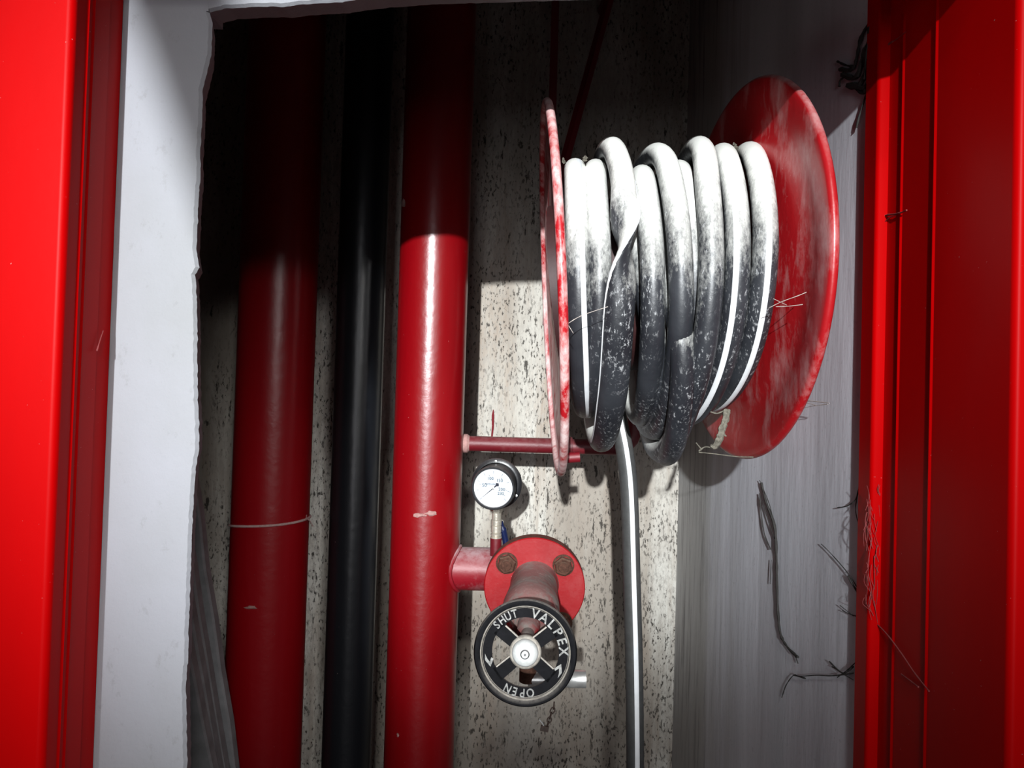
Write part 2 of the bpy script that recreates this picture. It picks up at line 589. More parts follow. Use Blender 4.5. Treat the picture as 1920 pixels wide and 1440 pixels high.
XL = (112 - 960) / F * 0.622
jl = [(-0.64, 0.70), (-0.64, 0.62)] + arc(XL - 0.006, 0.626, 0.006, -90, 0)
for yr in (0.6415, 0.650):
    jl += [(XL, yr - 0.0022), (XL + 0.0012, yr), (XL, yr + 0.0022)]
jl += [(XL, 0.6755), (XL - 0.0022, 0.6775), (XL - 0.0012, 0.699)]
jl += [(XL - 0.002, 0.70)]
jamb(jl)
XR = (1897 - 960) / F * 0.622
xs0 = XS - 0.0065
jr = [(0.66, 0.872), (0.66, 0.62)] + arc(XR + 0.006, 0.626, 0.006, -90, -180)
for yr in (0.7415, 0.805):
    jr += [(XR, yr - 0.0025), (XR - 0.0014, yr), (XR, yr + 0.0025)]
jr += [(XR, 0.828), (XR - 0.001, 0.833)] + arc(xs0 + 0.0055, 0.8425, 0.0055, -110, -190, 6) + [(xs0, 0.868), (xs0 + 0.004, 0.872)]
jamb(jr)
mb = MB().box((-0.64, 0.6205, ZH), (0.66, 0.699, ZH + 0.119))
mb.build('door_head', M['red_gloss'], door, smooth=False)
mb = MB().box((-1.6, 0.63, 0), (-0.63, 0.699, 2.9)).box((0.65, 0.63, 0), (1.6, 0.73, 2.9)).box((-0.64, 0.63, ZH + 0.115), (0.66, 0.699, 2.9))
tag(mb.build('wall_outer', M['plaster'], smooth=False), 'grey outer wall around the red door frame', kind='structure')

# unseen tapered plate, added to shade the upper left plaster from the flood lamp
mb = MB()
pts = [(-0.452, 2.6), (-0.452, H + 0.72), (-0.437, H + 0.69), (-0.385, H + 0.555), (-0.372, H + 0.57), (-0.372, 2.6)]
vs = [(x, -1.50, z) for x, z in pts] + [(x, -1.49, z) for x, z in pts]
mb.add(vs, [tuple(range(6)), tuple(range(11, 5, -1))] + [(i, (i + 1) % 6, 6 + (i + 1) % 6, 6 + i) for i in range(6)])
tag(mb.build('shade_plate_1', M['plaster'], smooth=False), 'unseen tapered plate behind the viewer, added to shade the left plaster', kind='structure')


def on_side(px, py, off=0.003):
    """point on the right side wall under a pixel"""
    nrm = Vector((-(YB - 0.862), (XC - XS), 0)).normalized()
    d = ray(px, py)
    p0 = Vector((XC, YB, H)) + nrm * off
    k = (p0 - CAM).dot(nrm) / d.dot(nrm)
    return CAM + d * k


# ---------------------------------------------------------------- the pipes
def vpipe(name, px, py, Y, r, mat, label, n=56):
    c = P(px, py, Y)
    e = empty(name, (c.x, Y, 0), label, 'pipe')
    mb = MB()
    mb.lathe([(r, 0.0), (r, ZT)], Matrix.Translation((c.x, Y, 0)), n)
    mb.build('pipe_run', mat, e)
    return e, c.x


pipe1, x1 = vpipe('riser_pipe', 516, 720, 1.40, 0.0685, M['red_pipe_brightened'], 'dark red riser pipe with twine tied round it, left of the black pipe')
pipe2, x2 = vpipe('drain_pipe', 672, 720, 1.42, 0.0440, M['black_pipe'], 'black vertical pipe between the two red pipes')
pipe3, x3 = vpipe('riser_pipe', 807, 720, 1.33, 0.0595, M['red_pipe'], 'bright red riser pipe that feeds the valve and the hose reel')


def on_pipe(px, py, cx, Y, r, off=0.0):
    d = ray(px, py)
    a = d.x * d.x + d.y * d.y
    b = -2 * (d.x * cx + d.y * Y)
    c = cx * cx + Y * Y - (r + off) ** 2
    disc = max(b * b - 4 * a * c, 0)
    return CAM + d * ((-b - math.sqrt(disc)) / (2 * a))


# twine tied around the left pipe
pts = []
zt = P(505, 985, 1.335).z
for k in range(64):
    a = 2 * math.pi * k / 64
    z = zt + 0.0085 * math.cos(a - R_(-15)) - 0.0035 + 0.002 * math.sin(2 * a)
    pts.append((x1 + 0.0700 * math.cos(a), 1.40 + 0.0700 * math.sin(a), z))
twine = MB().tube(pts, 0.0022, 8, closed=True).build('twine', M['twine'])
tag(twine, 'thin pinkish twine tied around the dark red pipe', 'twine')
mb = MB()
for k in range(5):
    a = R_(-18 + k * 4)
    b = Vector((x1 + 0.071 * math.cos(a), 1.40 + 0.071 * math.sin(a), zt + 0.004))
    mb.tube([b, b + Vector((0.004, -0.004, 0.005 - k * 0.003)), b + Vector((0.005 + k * 0.001, -0.006, 0.010 - k * 0.006))], 0.0006, 5)
mb.build('frayed_end', M['twine'], twine)


def chip(px, py, w_, h_, cx, Y, r, parent, mat, seed=0):
    """a scab of lifted paint lying on a pipe"""
    mb = MB()
    n = 14
    rr = random.Random(seed)
    rim = []
    for i in range(n):
        a = 2 * math.pi * i / n
        k = 0.65 + 0.5 * rr.random()
        rim.append(on_pipe(px + w_ / 2 * k * math.cos(a), py + h_ / 2 * k * math.sin(a), cx, Y, r, 0.0004))
    mid = [on_pipe(px + w_ / 4 * math.cos(2 * math.pi * i / n), py + h_ / 4 * math.sin(2 * math.pi * i / n), cx, Y, r, 0.0016 + 0.0012 * rr.random()) for i in range(n)]
    mb.add(rim + mid, [(i, (i + 1) % n, n + (i + 1) % n, n + i) for i in range(n)] + [tuple(range(n, 2 * n))])
    mb.build('paint_chip', mat, parent)


chip(470, 1139, 26, 7, x1, 1.40, 0.0685, pipe1, M['chip'], 1)
chip(786, 966, 26, 9, x3, 1.33, 0.0595, pipe3, M['chip'], 2)
chip(808, 963, 26, 10, x3, 1.33, 0.0595, pipe3, M['chip'], 3)
chip(757, 381, 9, 20, x3, 1.33, 0.0595, pipe3, M['chip'], 4)
chip(746, 1378, 5, 8, x3, 1.33, 0.0595, pipe3, M['chip'], 5)

# small red paint run on the back wall
p0, p1 = P(925, 768, YB - 0.001), P(922, 822, YB - 0.001)
mb = MB().tube([p0, p0.lerp(p1, 0.2), p0.lerp(p1, 0.6) + Vector((0.001, 0, 0)), p1], [0.0008, 0.0028, 0.0022, 0.0018], 8)
tag(mb.build('paint_run', M['red_dark']), 'short dark red paint run on the concrete above the gauge', 'paint drip')

# leaning grey boards at the foot of the shaft
specs = [((372, 985), (437, 1440), 1.270), ((360, 1085), (418, 1440), 1.235), ((356, 1150), (405, 1440), 1.200), ((349, 1215), (394, 1440), 1.165)]
blab = ['grey weathered board leaning behind the others, nearest the red pipe', 'grey weathered board second from the red pipe in the leaning stack',
        'grey weathered board third from the red pipe in the leaning stack', 'grey weathered board at the front of the leaning stack, against the plaster']
for i, ((ax, ay), (bx, by), Y) in enumerate(specs):
    a, b = P(ax, ay, Y), P(bx, by, Y)
    d = (b - a).normalized()
    foot = a + d * ((a.z) / -d.z)
    headp = a - d * 0.10
    side = Vector((d.z, 0, -d.x))
    if side.x > 0:
        side = -side
    mb = MB()
    wd, th = 0.16, 0.020
    n = 14
    vs, fs = [], []
    for k in range(n + 1):
        c = headp.lerp(foot, k / n)
        j = 0.004 * noise.noise(Vector((k * 0.7, i * 5, 0)))
        for off, dy in ((0.003 + j, 0.003), (j, 0.0), (-wd, 0.0), (-wd, th), (j + 0.003, th)):
            q = c - side * off
            vs.append((q.x, Y + dy, max(q.z, 0.0)))
    for k in range(n):
        for m_ in range(5):
            m2 = (m_ + 1) % 5
            fs.append((k * 5 + m_, k * 5 + m2, (k + 1) * 5 + m2, (k + 1) * 5 + m_))
    fs += [(4, 3, 2, 1, 0), tuple(range(n * 5, n * 5 + 5))]
    mb.add(vs, fs)
    tag(mb.build('leaning_board', M['board'], angle=30), blab[i], 'board', 'grey boards leaning at the foot of the shaft')

# ---------------------------------------------------------------- hose reel
CL = Vector((0.0577, 1.072, H + 0.1525))
CR = Vector((0.3000, 1.036, H + 0.1800))
AX = (CR - CL)
reel = empty('hose_reel', (CL + CR) / 2, 'red hose reel with two round flanges fixed beside the grey wall', 'hose reel')
RF = 0.25


def flange(c, axis, R, prof, name='flange', mat=None):
    return MB().lathe(prof, axisM(c, axis), 96, closed=True).build(name, mat or M['red_reel'], reel, angle=40)


def flange_prof(R, out, t_=0.0022, bead=0.0055):
    """closed outline: flat pressed disc with a rolled rim curling outward (axial sign 'out')"""
    p = [(0.03, 0), (R - 0.075, 0), (R - 0.068, out * 0.002), (R - 0.040, out * 0.002), (R - 0.030, 0), (R - 0.012, 0)]
    for a in range(-90, 181, 30):
        p.append((R - bead + bead * math.cos(R_(a)), out * (bead + bead * math.sin(R_(a)))))
    p += [(R - 0.013, out * (t_ + 0.0015)), (R - 0.030, out * t_), (R - 0.040, out * (0.002 + t_)), (R - 0.068, out * (0.002 + t_)), (R - 0.075, out * t_), (0.03, out * t_)]
    return p


aR = Vector((0.995, 0.096, 0.0235)).normalized()
aL = Vector((0.997, -0.0126, 0.0707)).normalized()
flange(CR, aR, RF, flange_prof(RF, 1))
flange(CL, aL, 0.2560, flange_prof(0.2560, -1), mat=M['red_flaked'])
mb = MB().lathe([(0.0, 0.002), (0.118, 0.002), (0.118, AX.length - 0.002), (0.0, AX.length - 0.002)], axisM(CL, AX), 48)
mb.build('drum', M['drum'], reel)
an = AX.normalized()
mb = MB().lathe([(0, -0.008), (0.020, -0.008), (0.024, -0.006), (0.055, -0.004), (0.055, 0.0)], axisM(CL, aL), 32)
mb.build('hub', M['red_reel'], reel)
mb = MB().lathe([(0.055, 0.0), (0.055, 0.005), (0.022, 0.008), (0.022, 0.020), (0, 0.020)], axisM(CR, aR), 32)
mb.build('hub', M['red_reel'], reel)
# two hanger bars that hold the axle
zb = P(1033, 395, 1.30)
topb = P(1020, -60, 1.30)
botb = CL + Vector((-0.022, 0.0, 0))
mb = MB()
v0 = Vector((0.052, 1.335, ZT))
mb.box((0.0505, 1.335, CL.z - 0.02), (0.0635, 1.348, ZT))
mb.build('hanger_bar', M['red_dark'], reel, smooth=False)
mb = MB()
a, b = P(1036, 385, 1.345), P(1136, 20, 1.345)
b2 = a + (b - a) * ((ZT - a.z) / (b - a).z)
b3 = a + (b - a) * 1.15
mb.tube([a, b3, b3 + Vector((0.0, 0.205, 0.05))], 0.0085, 4)
mb.build('brace_bar', M['red_dark'], reel, smooth=False)
mb = MB().box((0.056, 1.335, CL.z - 0.018), (0.074, 1.349, CL.z + 0.018)).box((0.064, 1.185, CL.z - 0.018), (0.074, 1.336, CL.z + 0.018))
mb.build('axle_arm', M['red_dark'], reel, smooth=False)
pl = P(1071, 858, 1.066)
mb = MB().lathe([(0, -0.008), (0.0075, -0.008), (0.0075, 0.010), (0, 0.010)], axisM(pl + Vector((0.002, 0.004, 0)), (1, 0, 0.1)), 16)
mb.build('lug', M['red_dark'], reel)

# ---------------------------------------------------------------- the hose
HR = 0.0147
hose = empty('fire_hose', (CL + CR) / 2, 'dusty black rubber fire hose with a white stripe wound on the red reel', 'hose')


def cz(x):
    u = (x - CL.x) / (CR.x - CL.x)
    return CL.lerp(CR, u)


def turn_path(keys, n=96):
    """keys: (angle, picture column, radius) from the top over the front to the bottom; the back is filled in"""
    ks = []
    for th, px, r in keys:
        x = 0.2
        for _ in range(6):
            c = cz(x)
            y = c.y - r * math.cos(R_(th))
            z = c.z + r * math.sin(R_(th))
            x = X_at(px, y, z)
        ks.append([th, x, r])
    ks.sort(key=lambda k: -k[0])
    xa, xb = ks[0][1], ks[-1][1]
    ra, rb = ks[0][2], ks[-1][2]
    lo, hi = ks[-1][0], ks[0][0]
    ks.append([-180, xb * 0.6 + xa * 0.4, 0.5 * (rb + ra) - 0.006])
    ks = ks[::-1]                       # ascending
    th = [k[0] for k in ks]
    m = len(ks)

    def tang(i, c):
        i0, i1 = (i - 1) % m, (i + 1) % m
        t0 = th[i0] - (360 if i == 0 else 0)
        t1 = th[i1] + (360 if i == m - 1 else 0)
        return (ks[i1][c] - ks[i0][c]) / (t1 - t0)

    out = []
    for q in range(n):
        a = -180 + 360 * q / n
        i = max(j for j in range(m) if th[j] <= a + 1e-6)
        i1 = (i + 1) % m
        t1 = th[i1] + (360 if i == m - 1 else 0)
        hgt = t1 - th[i]
        u = (a - th[i]) / hgt
        val = []
        for c in (1, 2):
            p0, p1, m0, m1 = ks[i][c], ks[i1][c], tang(i, c) * hgt, tang(i1, c) * hgt
            val.append((2 * u ** 3 - 3 * u ** 2 + 1) * p0 + (u ** 3 - 2 * u ** 2 + u) * m0 + (-2 * u ** 3 + 3 * u ** 2) * p1 + (u ** 3 - u ** 2) * m1)
        x, r = val
        c = cz(x)
        wob = 0.0012 * noise.noise(Vector((a * 0.02, x * 40, 1)))
        out.append((a, Vector((x + wob, c.y - r * math.cos(R_(a)), c.z + r * math.sin(R_(a))))))
    return out


def add_turn(keys, stripe=None, squash=None, hr=HR, sw=0.26, mat=None):
    path = turn_path(keys)
    pts = [p for _, p in path]
    cen = Vector((sum(p.x for p in pts) / len(pts), sum(p.y for p in pts) / len(pts), sum(p.z for p in pts) / len(pts)))
    nor = [Vector((0, p.y - cen.y, p.z - cen.z)).normalized() for p in pts]
    sq = [squash(a) for a, _ in path] if squash else None
    o = MB().tube(pts, hr, 20, closed=True, normals=nor, squash=sq).build('hose_turn', mat or M['rubber'], hose)
    if stripe:
        a0, a1, phi = stripe            # visible angle range and where on the section it runs (deg, 0 = outward)
        st = MB()
        vs, fs, rows = [], [], 0
        for j, (a, p) in enumerate(path):
            if not (a0 <= a <= a1):
                continue
            T, N, B = frame(pts, j, True, nor, st)
            ph = phi(a) if callable(phi) else phi
            for k in range(5):
                f = R_(ph) + sw * (k - 2) / 2
                lift = 1.0 + 0.035 * (1 if 0 < k < 4 else -0.6)
                if sq:
                    sa, sb, tw = sq[j]
                    cx, cy = sa * math.cos(f), sb * math.sin(f)
                    cx, cy = cx * math.cos(tw) - cy * math.sin(tw), cx * math.sin(tw) + cy * math.cos(tw)
                else:
                    cx, cy = math.cos(f), math.sin(f)
                vs.append(p + (N * cx + B * cy) * hr * lift)
            rows += 1
        for j in range(rows - 1):
            for k in range(4):
                fs.append((j * 5 + k, j * 5 + k + 1, j * 5 + 6 + k, j * 5 + 5 + k))
        st.add(vs, fs)
        st.build('stripe', M['stripe'], o)
    return o


def kink(a):
    """flattened half twist of the third turn just above its middle, flat below it"""
    u = max(0.0, 1 - abs(a - 10) / 26.0)
    u = u * u * (3 - 2 * u)
    v = min(max((16 - a) / 30.0, 0), 1) * min(max((a + 95) / 40.0, 0), 1)
    w_ = min(max((30 - a) / 46.0, 0), 1)
    w_ = w_ * w_ * (3 - 2 * w_)
    return (1 - 0.50 * u - 0.18 * v * (1 - u), 1 + 0.32 * u + 0.22 * v * (1 - u), -math.pi * w_)


# first layer, left to right
add_turn([(90, 1077, .163), (45, 1080, .163), (0, 1084, .164), (-45, 1092, .168), (-90, 1096, .165)], (-80, 70, 18))
add_turn([(90, 1112, .159), (45, 1117, .159), (0, 1124, .160), (-45, 1116, .168), (-90, 1100, .165)])
add_turn([(90, 1132, .182), (60, 1151, .186), (35, 1168, .182), (8, 1172, .176), (-20, 1160, .180), (-55, 1147, .195), (-90, 1127, .214)],
         (-88, 36, 82), kink, sw=0.36)
add_turn([(90, 1196, .138), (45, 1208, .154), (0, 1222, .163), (-45, 1218, .178), (-90, 1200, .182)])
add_turn([(112, 1184, .158), (90, 1212, .166), (62, 1240, .170), (30, 1262, .169), (0, 1276, .167), (-45, 1266, .182), (-90, 1224, .202)])
add_turn([(90, 1262, .142), (45, 1282, .150), (0, 1300, .146), (-45, 1292, .160), (-90, 1240, .205)])
add_turn([(112, 1266, .160), (90, 1293, .168), (62, 1315, .172), (30, 1328, .170), (0, 1334, .166), (-45, 1308, .192), (-90, 1238, .234)])
add_turn([(90, 1341, .157), (45, 1367, .162), (0, 1383, .163), (-45, 1356, .174), (-90, 1290, .186)], (-80, 30, -22))
add_turn([(90, 1386, .154), (45, 1420, .160), (0, 1435, .162), (-45, 1402, .166), (-90, 1335, .170)], (-95, 34, 0))
add_turn([(90, 1180, .135), (0, 1205, .130), (-45, 1230, .170), (-90, 1215, .186)])
add_turn([(90, 1240, .135), (0, 1255, .130), (-45, 1280, .200), (-90, 1244, .238)])

# free end hanging straight down
tp = [P(1150, 742, 1.16), P(1160, 790, 1.155), P(1172, 850, 1.15), P(1180, 930, 1.15), P(1185, 1100, 1.15), P(1189, 1250, 1.15), P(1191, 1440, 1.15), P(1190, 1620, 1.15), P(1187, 1850, 1.15)]
tp.append(Vector((tp[-1].x, 1.15, 0.02)))
path = smooth_path(tp, 8)
tail = MB().tube(path, 0.0132, 20, normals=[Vector((0, -1, 0.02))] * len(path)).build('hose_tail', M['tail_rubber'], hose)
st = MB()
vs, fs = [], []
for j, p in enumerate(path):
    T, N, B = frame(path, j, False, [Vector((0, -1, 0.02))] * len(path), st)
    for k in range(5):
        f = R_(-6) + 0.30 * (k - 2) / 2
        vs.append(p + (N * math.cos(f) + B * math.sin(f)) * 0.0132 * (1.035 if 0 < k < 4 else 0.98))
for j in range(len(path) - 1):
    for k in range(4):
        fs.append((j * 5 + k, j * 5 + k + 1, j * 5 + 6 + k, j * 5 + 5 + k))
st.add(vs, fs).build('stripe', M['stripe'], tail)

# ---------------------------------------------------------------- feed pipe to the reel
zf = P(1000, 835, 1.345).z
feed = empty('feed_pipe', (x3 + 0.06, 1.345, zf), 'thin dark red pipe from the riser to behind the hose reel', 'pipe')
xe = 0.215
pth = [(x3 + 0.03, 1.345, zf), (x3 + 0.10, 1.345, zf), (0.10, 1.345, zf), (xe - 0.03, 1.345, zf)]
pth += [(xe - 0.03 + 0.03 * math.sin(R_(a)), 1.345, zf + 0.03 - 0.03 * math.cos(R_(a))) for a in (20, 40, 60, 80)]
pth += [(xe, 1.345, zf + 0.05), (xe, 1.345, CL.z)]
MB().tube(pth, 0.0133, 20).build('pipe_run', M['red_feed'], feed)
mb = MB().lathe([(0.0145, 0), (0.0165, 0.003), (0.0165, 0.012), (0.0135, 0.016)], axisM((x3 + 0.054, 1.345, zf), (1, 0, 0)), 24)
mb.build('weld_collar', M['chip'], feed)
mb = MB().lathe([(0.0135, 0), (0.0168, 0.001), (0.0168, 0.030), (0.0135, 0.031)], axisM((P(1040, 835, 1.345).x, 1.345, zf), (1, 0, 0)), 24)
mb.build('coupling', M['red_feed'], feed)
mb = MB().box((xe - 0.04, 1.33, CL.z - 0.03), (xe + 0.04, YB + 0.001, CL.z + 0.03))
mb.build('wall_bracket', M['red_dark'], feed, smooth=False)

# ---------------------------------------------------------------- landing valve
fc = P(1002, 1100, 1.250)
valve = empty('landing_valve', fc, 'red flanged hydrant valve with black handwheel on the riser pipe', 'valve')
zbr = P(880, 1066, 1.33).z
rb = 0.0365
# branch out of the riser, elbowed towards the flange
bp = [(x3 + 0.02, 1.33, zbr), (x3 + 0.08, 1.33, zbr), (fc.x - 0.055, 1.33, zbr)]
for a in (22, 45, 68, 90):
    bp.append((fc.x - 0.055 + 0.055 * math.sin(R_(a)), 1.33 - 0.055 + 0.055 * math.cos(R_(a)), zbr))
bp.append((fc.x, 1.262, zbr))
MB().tube(bp, rb, 36).build('branch_pipe', M['red_branch'], valve)
# weld bead where the branch leaves the riser
pts, m_ = [], 48
for k in range(m_):
    a = 2 * math.pi * k / m_
    yy, zz = (rb + 0.0015) * math.cos(a), (rb + 0.0015) * math.sin(a)
    pts.append((x3 + math.sqrt(max(0.0595 ** 2 - yy * yy, 0)) + 0.001, 1.33 + yy, zbr + zz))
MB().tube(pts, [0.0028 + 0.0009 * rnd.random() for _ in pts], 8, closed=True).build('weld_bead', M['red_branch'], valve)
ax = Vector((-0.035, -1, -0.09)).normalized()
Mf = axisM(fc, ax)
RV = 0.0815
mb = MB().lathe([(0.02, 0.004), (RV - 0.0015, 0.004), (RV, 0.0025)], Mf, 72)
mb.build('flange', M['red_valve'], valve, angle=30)
mb = MB().lathe([(RV, 0.0028), (RV, -0.0190), (RV - 0.001, -0.0200), (0.03, -0.0200)], Mf, 72)
mb.build('flange_rim', M['rust_rim'], valve, angle=30)
for sx, sy in ((-1, 1), (1, 1), (-1.0, -1.45), (1.0, -1.45)):
    # heads sit on the bolt circle
    c = Mf @ Vector((sx * -0.0455, sy * 0.0385, 0.004))
    mb = MB()
    Mb = axisM(c, ax) @ Matrix.Rotation(rnd.random(), 4, 'Z')
    mb.lathe([(0.0175, 0), (0.0175, 0.0022), (0.0145, 0.0030)], Mb, 28)
    mb.lathe([(0.0155, 0.0028), (0.0155, 0.0100), (0.0135, 0.0125), (0.0085, 0.0125)], Mb, 6)
    mb.lathe([(0.0088, 0.0125), (0.0080, 0.0145), (0.0, 0.0150)], Mb, 20)
    mb.build('bolt', M['rust'], valve, angle=30)
# neck / bonnet reaching toward the wheel
wc = P(985, 1222, 0.985)
ab = (Vector((wc.x, wc.y, wc.z)) - (fc + Vector((0, 0, 0.004)))).normalized()
Mn = axisM(fc + Vector((0, 0, 0.004)), ab)
L = (wc - fc).length
prof = [(0.0420, -0.01), (0.0395, 0.003), (0.0375, 0.014), (0.0385, 0.060), (0.0410, 0.100), (0.0420, 0.112), (0.0420, 0.140), (0.0385, 0.152), (0.0300, 0.165), (0.0160, 0.175), (0.0150, 0.200), (0.0120, 0.205), (0.0090, 0.208), (0.0090, L - 0.01)]
MB().lathe(prof, Mn, 48).build('neck', M['neck'], valve, angle=40)
# outlet hanging under the neck with a bright coupling
oc = Mn @ Vector((0, 0, 0.100))
o1 = P(990, 1272, 1.14)
mb = MB().tube(smooth_path([oc, Vector((o1.x, o1.y, (oc.z + o1.z) / 2)), o1 + Vector((0, 0, -0.004))], 6), 0.0130, 20)
mb.build('outlet_elbow', M['rust'], valve)
o2 = P(1098, 1273, 1.14)
mb = MB().lathe([(0, 0.0), (0.0120, 0.0), (0.0120, (o2 - o1).length - 0.026), (0.0128, (o2 - o1).length - 0.025), (0.0128, (o2 - o1).length), (0.0095, (o2 - o1).length), (0.0095, (o2 - o1).length - 0.02)], axisM(o1, o2 - o1), 28)
mb.build('outlet_nipple', M['steel'], valve, angle=40)
# handwheel
aw = Vector((-0.045, -1, 0.165)).normalized()
Mw = axisM(wc, aw)
RW = 0.0632
wheel_rim = MB().lathe([(RW - 0.0085, 0.0005), (RW - 0.0085, 0.0045), (RW - 0.0035, 0.0085), (RW + 0.0005, 0.0080), (RW + 0.0025, 0.003), (RW + 0.0020, -0.0035), (RW - 0.0020, -0.0065), (RW - 0.006, -0.0055), (RW - 0.0085, -0.003)], Mw, 80, closed=True)
hw = wheel_rim.build('handwheel', M['iron'], valve, angle=50)
mb = MB().lathe([(RW - 0.0085, 0.003), (RW - 0.0085, -0.003), (0.0425, -0.003), (0.0425, 0.003)], Mw, 80, closed=True)
mb.build('wheel_web', M['iron'], hw, angle=40)
mb = MB().lathe([(RW - 0.0092, 0.0028), (RW - 0.0070, 0.0062), (RW - 0.0060, 0.0072), (RW - 0.0076, 0.0050)], Mw, 80, closed=True)  # pale ring puts the light caught by the inner lip into colour
mb.build('rim_edge', M['iron_edge'], hw)
for k in range(4):
    a = R_(45 + 90 * k - 6 * (1 if k in (0, 2) else -1))
    mb = MB()
    Ms = Mw @ Matrix.Rotation(a, 4, 'Z')
    mb.add([Ms @ Vector(v) for v in ((0.014, -0.0075, 0.003), (0.045, -0.0092, 0.003), (0.045, 0.0092, 0.003), (0.014, 0.0075, 0.003),
                                     (0.014, -0.0075, -0.004), (0.045, -0.0092, -0.003), (0.045, 0.0092, -0.003), (0.014, 0.0075, -0.004))],
           [(0, 1, 2, 3), (7, 6, 5, 4), (0, 4, 5, 1), (1, 5, 6, 2), (2, 6, 7, 3), (3, 7, 4, 0)])
    mb.build('spoke', M['iron'], hw, smooth=False)
    mb = MB()
    for s in (-1, 1):
        if (Ms.to_3x3() @ Vector((0, s, 0))).z < 0:
            continue
        mb.box((0.015, s * 0.0080 - 0.0007, -0.002), (0.040, s * 0.0080 + 0.0011, 0.0038), Ms)
    mb.build('spoke_edge', M['iron_edge'], hw, smooth=False)
mb = MB().lathe([(0, -0.010), (0.0200, -0.010), (0.0205, 0.004), (0.0185, 0.0065), (0.0168, 0.0070)], Mw, 40)
mb.build('hub', M['iron_edge'], hw, angle=50)
mb = MB().lathe([(0.0168, 0.0055), (0.0165, 0.012), (0.0140, 0.0175), (0.0090, 0.0205), (0.0045, 0.0215)], Mw, 36)
mb.lathe([(0.0046, 0.0213), (0.0044, 0.0250), (0.0032, 0.0255), (0.0, 0.0250)], Mw, 20)
mb.build('hub_nut', M['white_nut'], hw, angle=50)
mb = MB().lathe([(0.0058, 0.0210), (0.0058, 0.0219), (0.0046, 0.0222)], Mw, 24)
mb.lathe([(0.0018, 0.0250), (0.0018, 0.0258), (0.0, 0.0258)], Mw, 6)
mb.build('spindle_end', M['gauge_black'], hw)


def ring_text(s, a_mid, step, rad, size, depth, z, Mw, mb, wide=1.0):
    """letters set clockwise around the wheel, tops outward"""
    n = len(s)
    for i, ch in enumerate(s):
        a = a_mid + (n - 1) / 2 * step - i * step
        if ch == ' ':
            continue
        vs, fs = glyph(ch, size, depth)
        T = Mw @ Matrix.Rotation(R_(a - 90), 4, 'Z') @ Matrix.Translation((0, rad, z))
        mb.add([T @ Vector((v.x * wide, v.y, v.z)) for v in vs], fs)


mb = MB()
ring_text('SHUT', 124, 10.5, 0.0485, 0.0140, 0.0012, 0.0035, Mw, mb, 0.85)
ring_text('VALPEX', 40, 14.6, 0.0480, 0.0170, 0.0012, 0.0035, Mw, mb, 0.95)
ring_text('OPEN', 262, 11.5, 0.0485, 0.0145, 0.0012, 0.0035, Mw, mb, 0.85)
mb.build('lettering', M['letter'], hw, smooth=False)
tag(bpy.data.objects['lettering'], kind='stuff')
for a in (193, -26):
    mb = MB()
    T = Mw @ Matrix.Rotation(R_(a - 90), 4, 'Z') @ Matrix.Translation((0, 0.0465, 0.003))
    mb.add([T @ Vector(v) for v in ((0.008, 0.004, 0.0012), (0.0, 0.0055, 0.0012), (-0.009, 0.0, 0.0012), (0.0, -0.0055, 0.0012), (0.002, -0.003, 0.0012), (-0.003, 0.0, 0.0012), (0.002, 0.0025, 0.0012))], [(0, 1, 6), (1, 2, 5, 6), (2, 3, 4, 5)])
    mb.build('arrow', M['letter'], hw, smooth=False)
# chain with a small clip below the wheel
links = [(1039, 1318), (1038, 1328), (1034, 1337), (1031, 1346), (1029, 1354), (1026, 1361)]
for i in range(len(links) - 1):
    a, b = P(*links[i], 1.13), P(*links[i + 1], 1.13)
    d = (b - a)
    m0 = (a + b) / 2
    s = Vector((d.z, 0, -d.x)).normalized() if i % 2 else Vector((0, 1, 0))
    pts = []
    for k in range(16):
        q = 2 * math.pi * k / 16
        pts.append(m0 + d * 0.66 * math.cos(q) + s * 0.0030 * math.sin(q))
    MB().tube(pts, 0.0010, 6, closed=True).build('chain_link', M['chain'], valve)
k0 = P(1021, 1366, 1.13)
MB().box((-0.0058, -0.002, -0.0038), (0.0058, 0.002, 0.0038), Matrix.Translation(k0) @ Matrix.Rotation(R_(10), 4, 'Y')).build('chain_clip', M['chain'], valve, smooth=False)
MB().tube([P(1011, 1349, 1.13), P(1017, 1356, 1.13), P(1020, 1362, 1.13)], 0.0010, 6).build('clip_pin', M['steel'], valve)

# ---------------------------------------------------------------- pressure gauge
gc = P(931, 907, 1.285)
ag = Vector((-0.14, -1, -0.11)).normalized()
gauge = empty('pressure_gauge', P(932, 1022, 1.30), 'black cased pressure gauge with white dial on the red branch pipe', 'gauge')
Mg = axisM(gc, ag)
RG = 0.0425
mb = MB().lathe([(0, -0.006), (RG - 0.002, -0.006), (RG, -0.004), (RG, 0.0), (RG - 0.003, 0.0025), (0.036, 0.003)], Mg, 64)
mb.build('back_flange', M['gauge_black'], gauge, angle=40)
for a in (92, -28, 212):
    c = Mg @ Vector((0.0385 * math.cos(R_(a)), 0.0385 * math.sin(R_(a)), 0.0025))
    MB().lathe([(0.0022, 0), (0.0022, 0.001), (0.0, 0.0016)], axisM(c, ag), 14).build('screw', M['steel'], gauge)
ZG = 0.036
mb = MB().lathe([(0.0345, 0.0025), (0.0345, ZG - 0.006)], Mg, 64)
mb.build('case', M['gauge_black'], gauge, angle=40)
mb = MB().lathe([(0.0345, ZG - 0.008), (0.0362, ZG - 0.007), (0.0362, ZG - 0.001), (0.0350, ZG + 0.001), (0.0322, ZG + 0.001), (0.0315, ZG - 0.002)], Mg, 64)
mb.build('bezel', M['gauge_black'], gauge, angle=40)
mb = MB().lathe([(0.0, ZG - 0.0020), (0.0318, ZG - 0.0020)], Mg, 64)
dial = mb.build('dial', M['dial'], gauge, smooth=False)
RD = 0.0315
zd = ZG - 0.0014


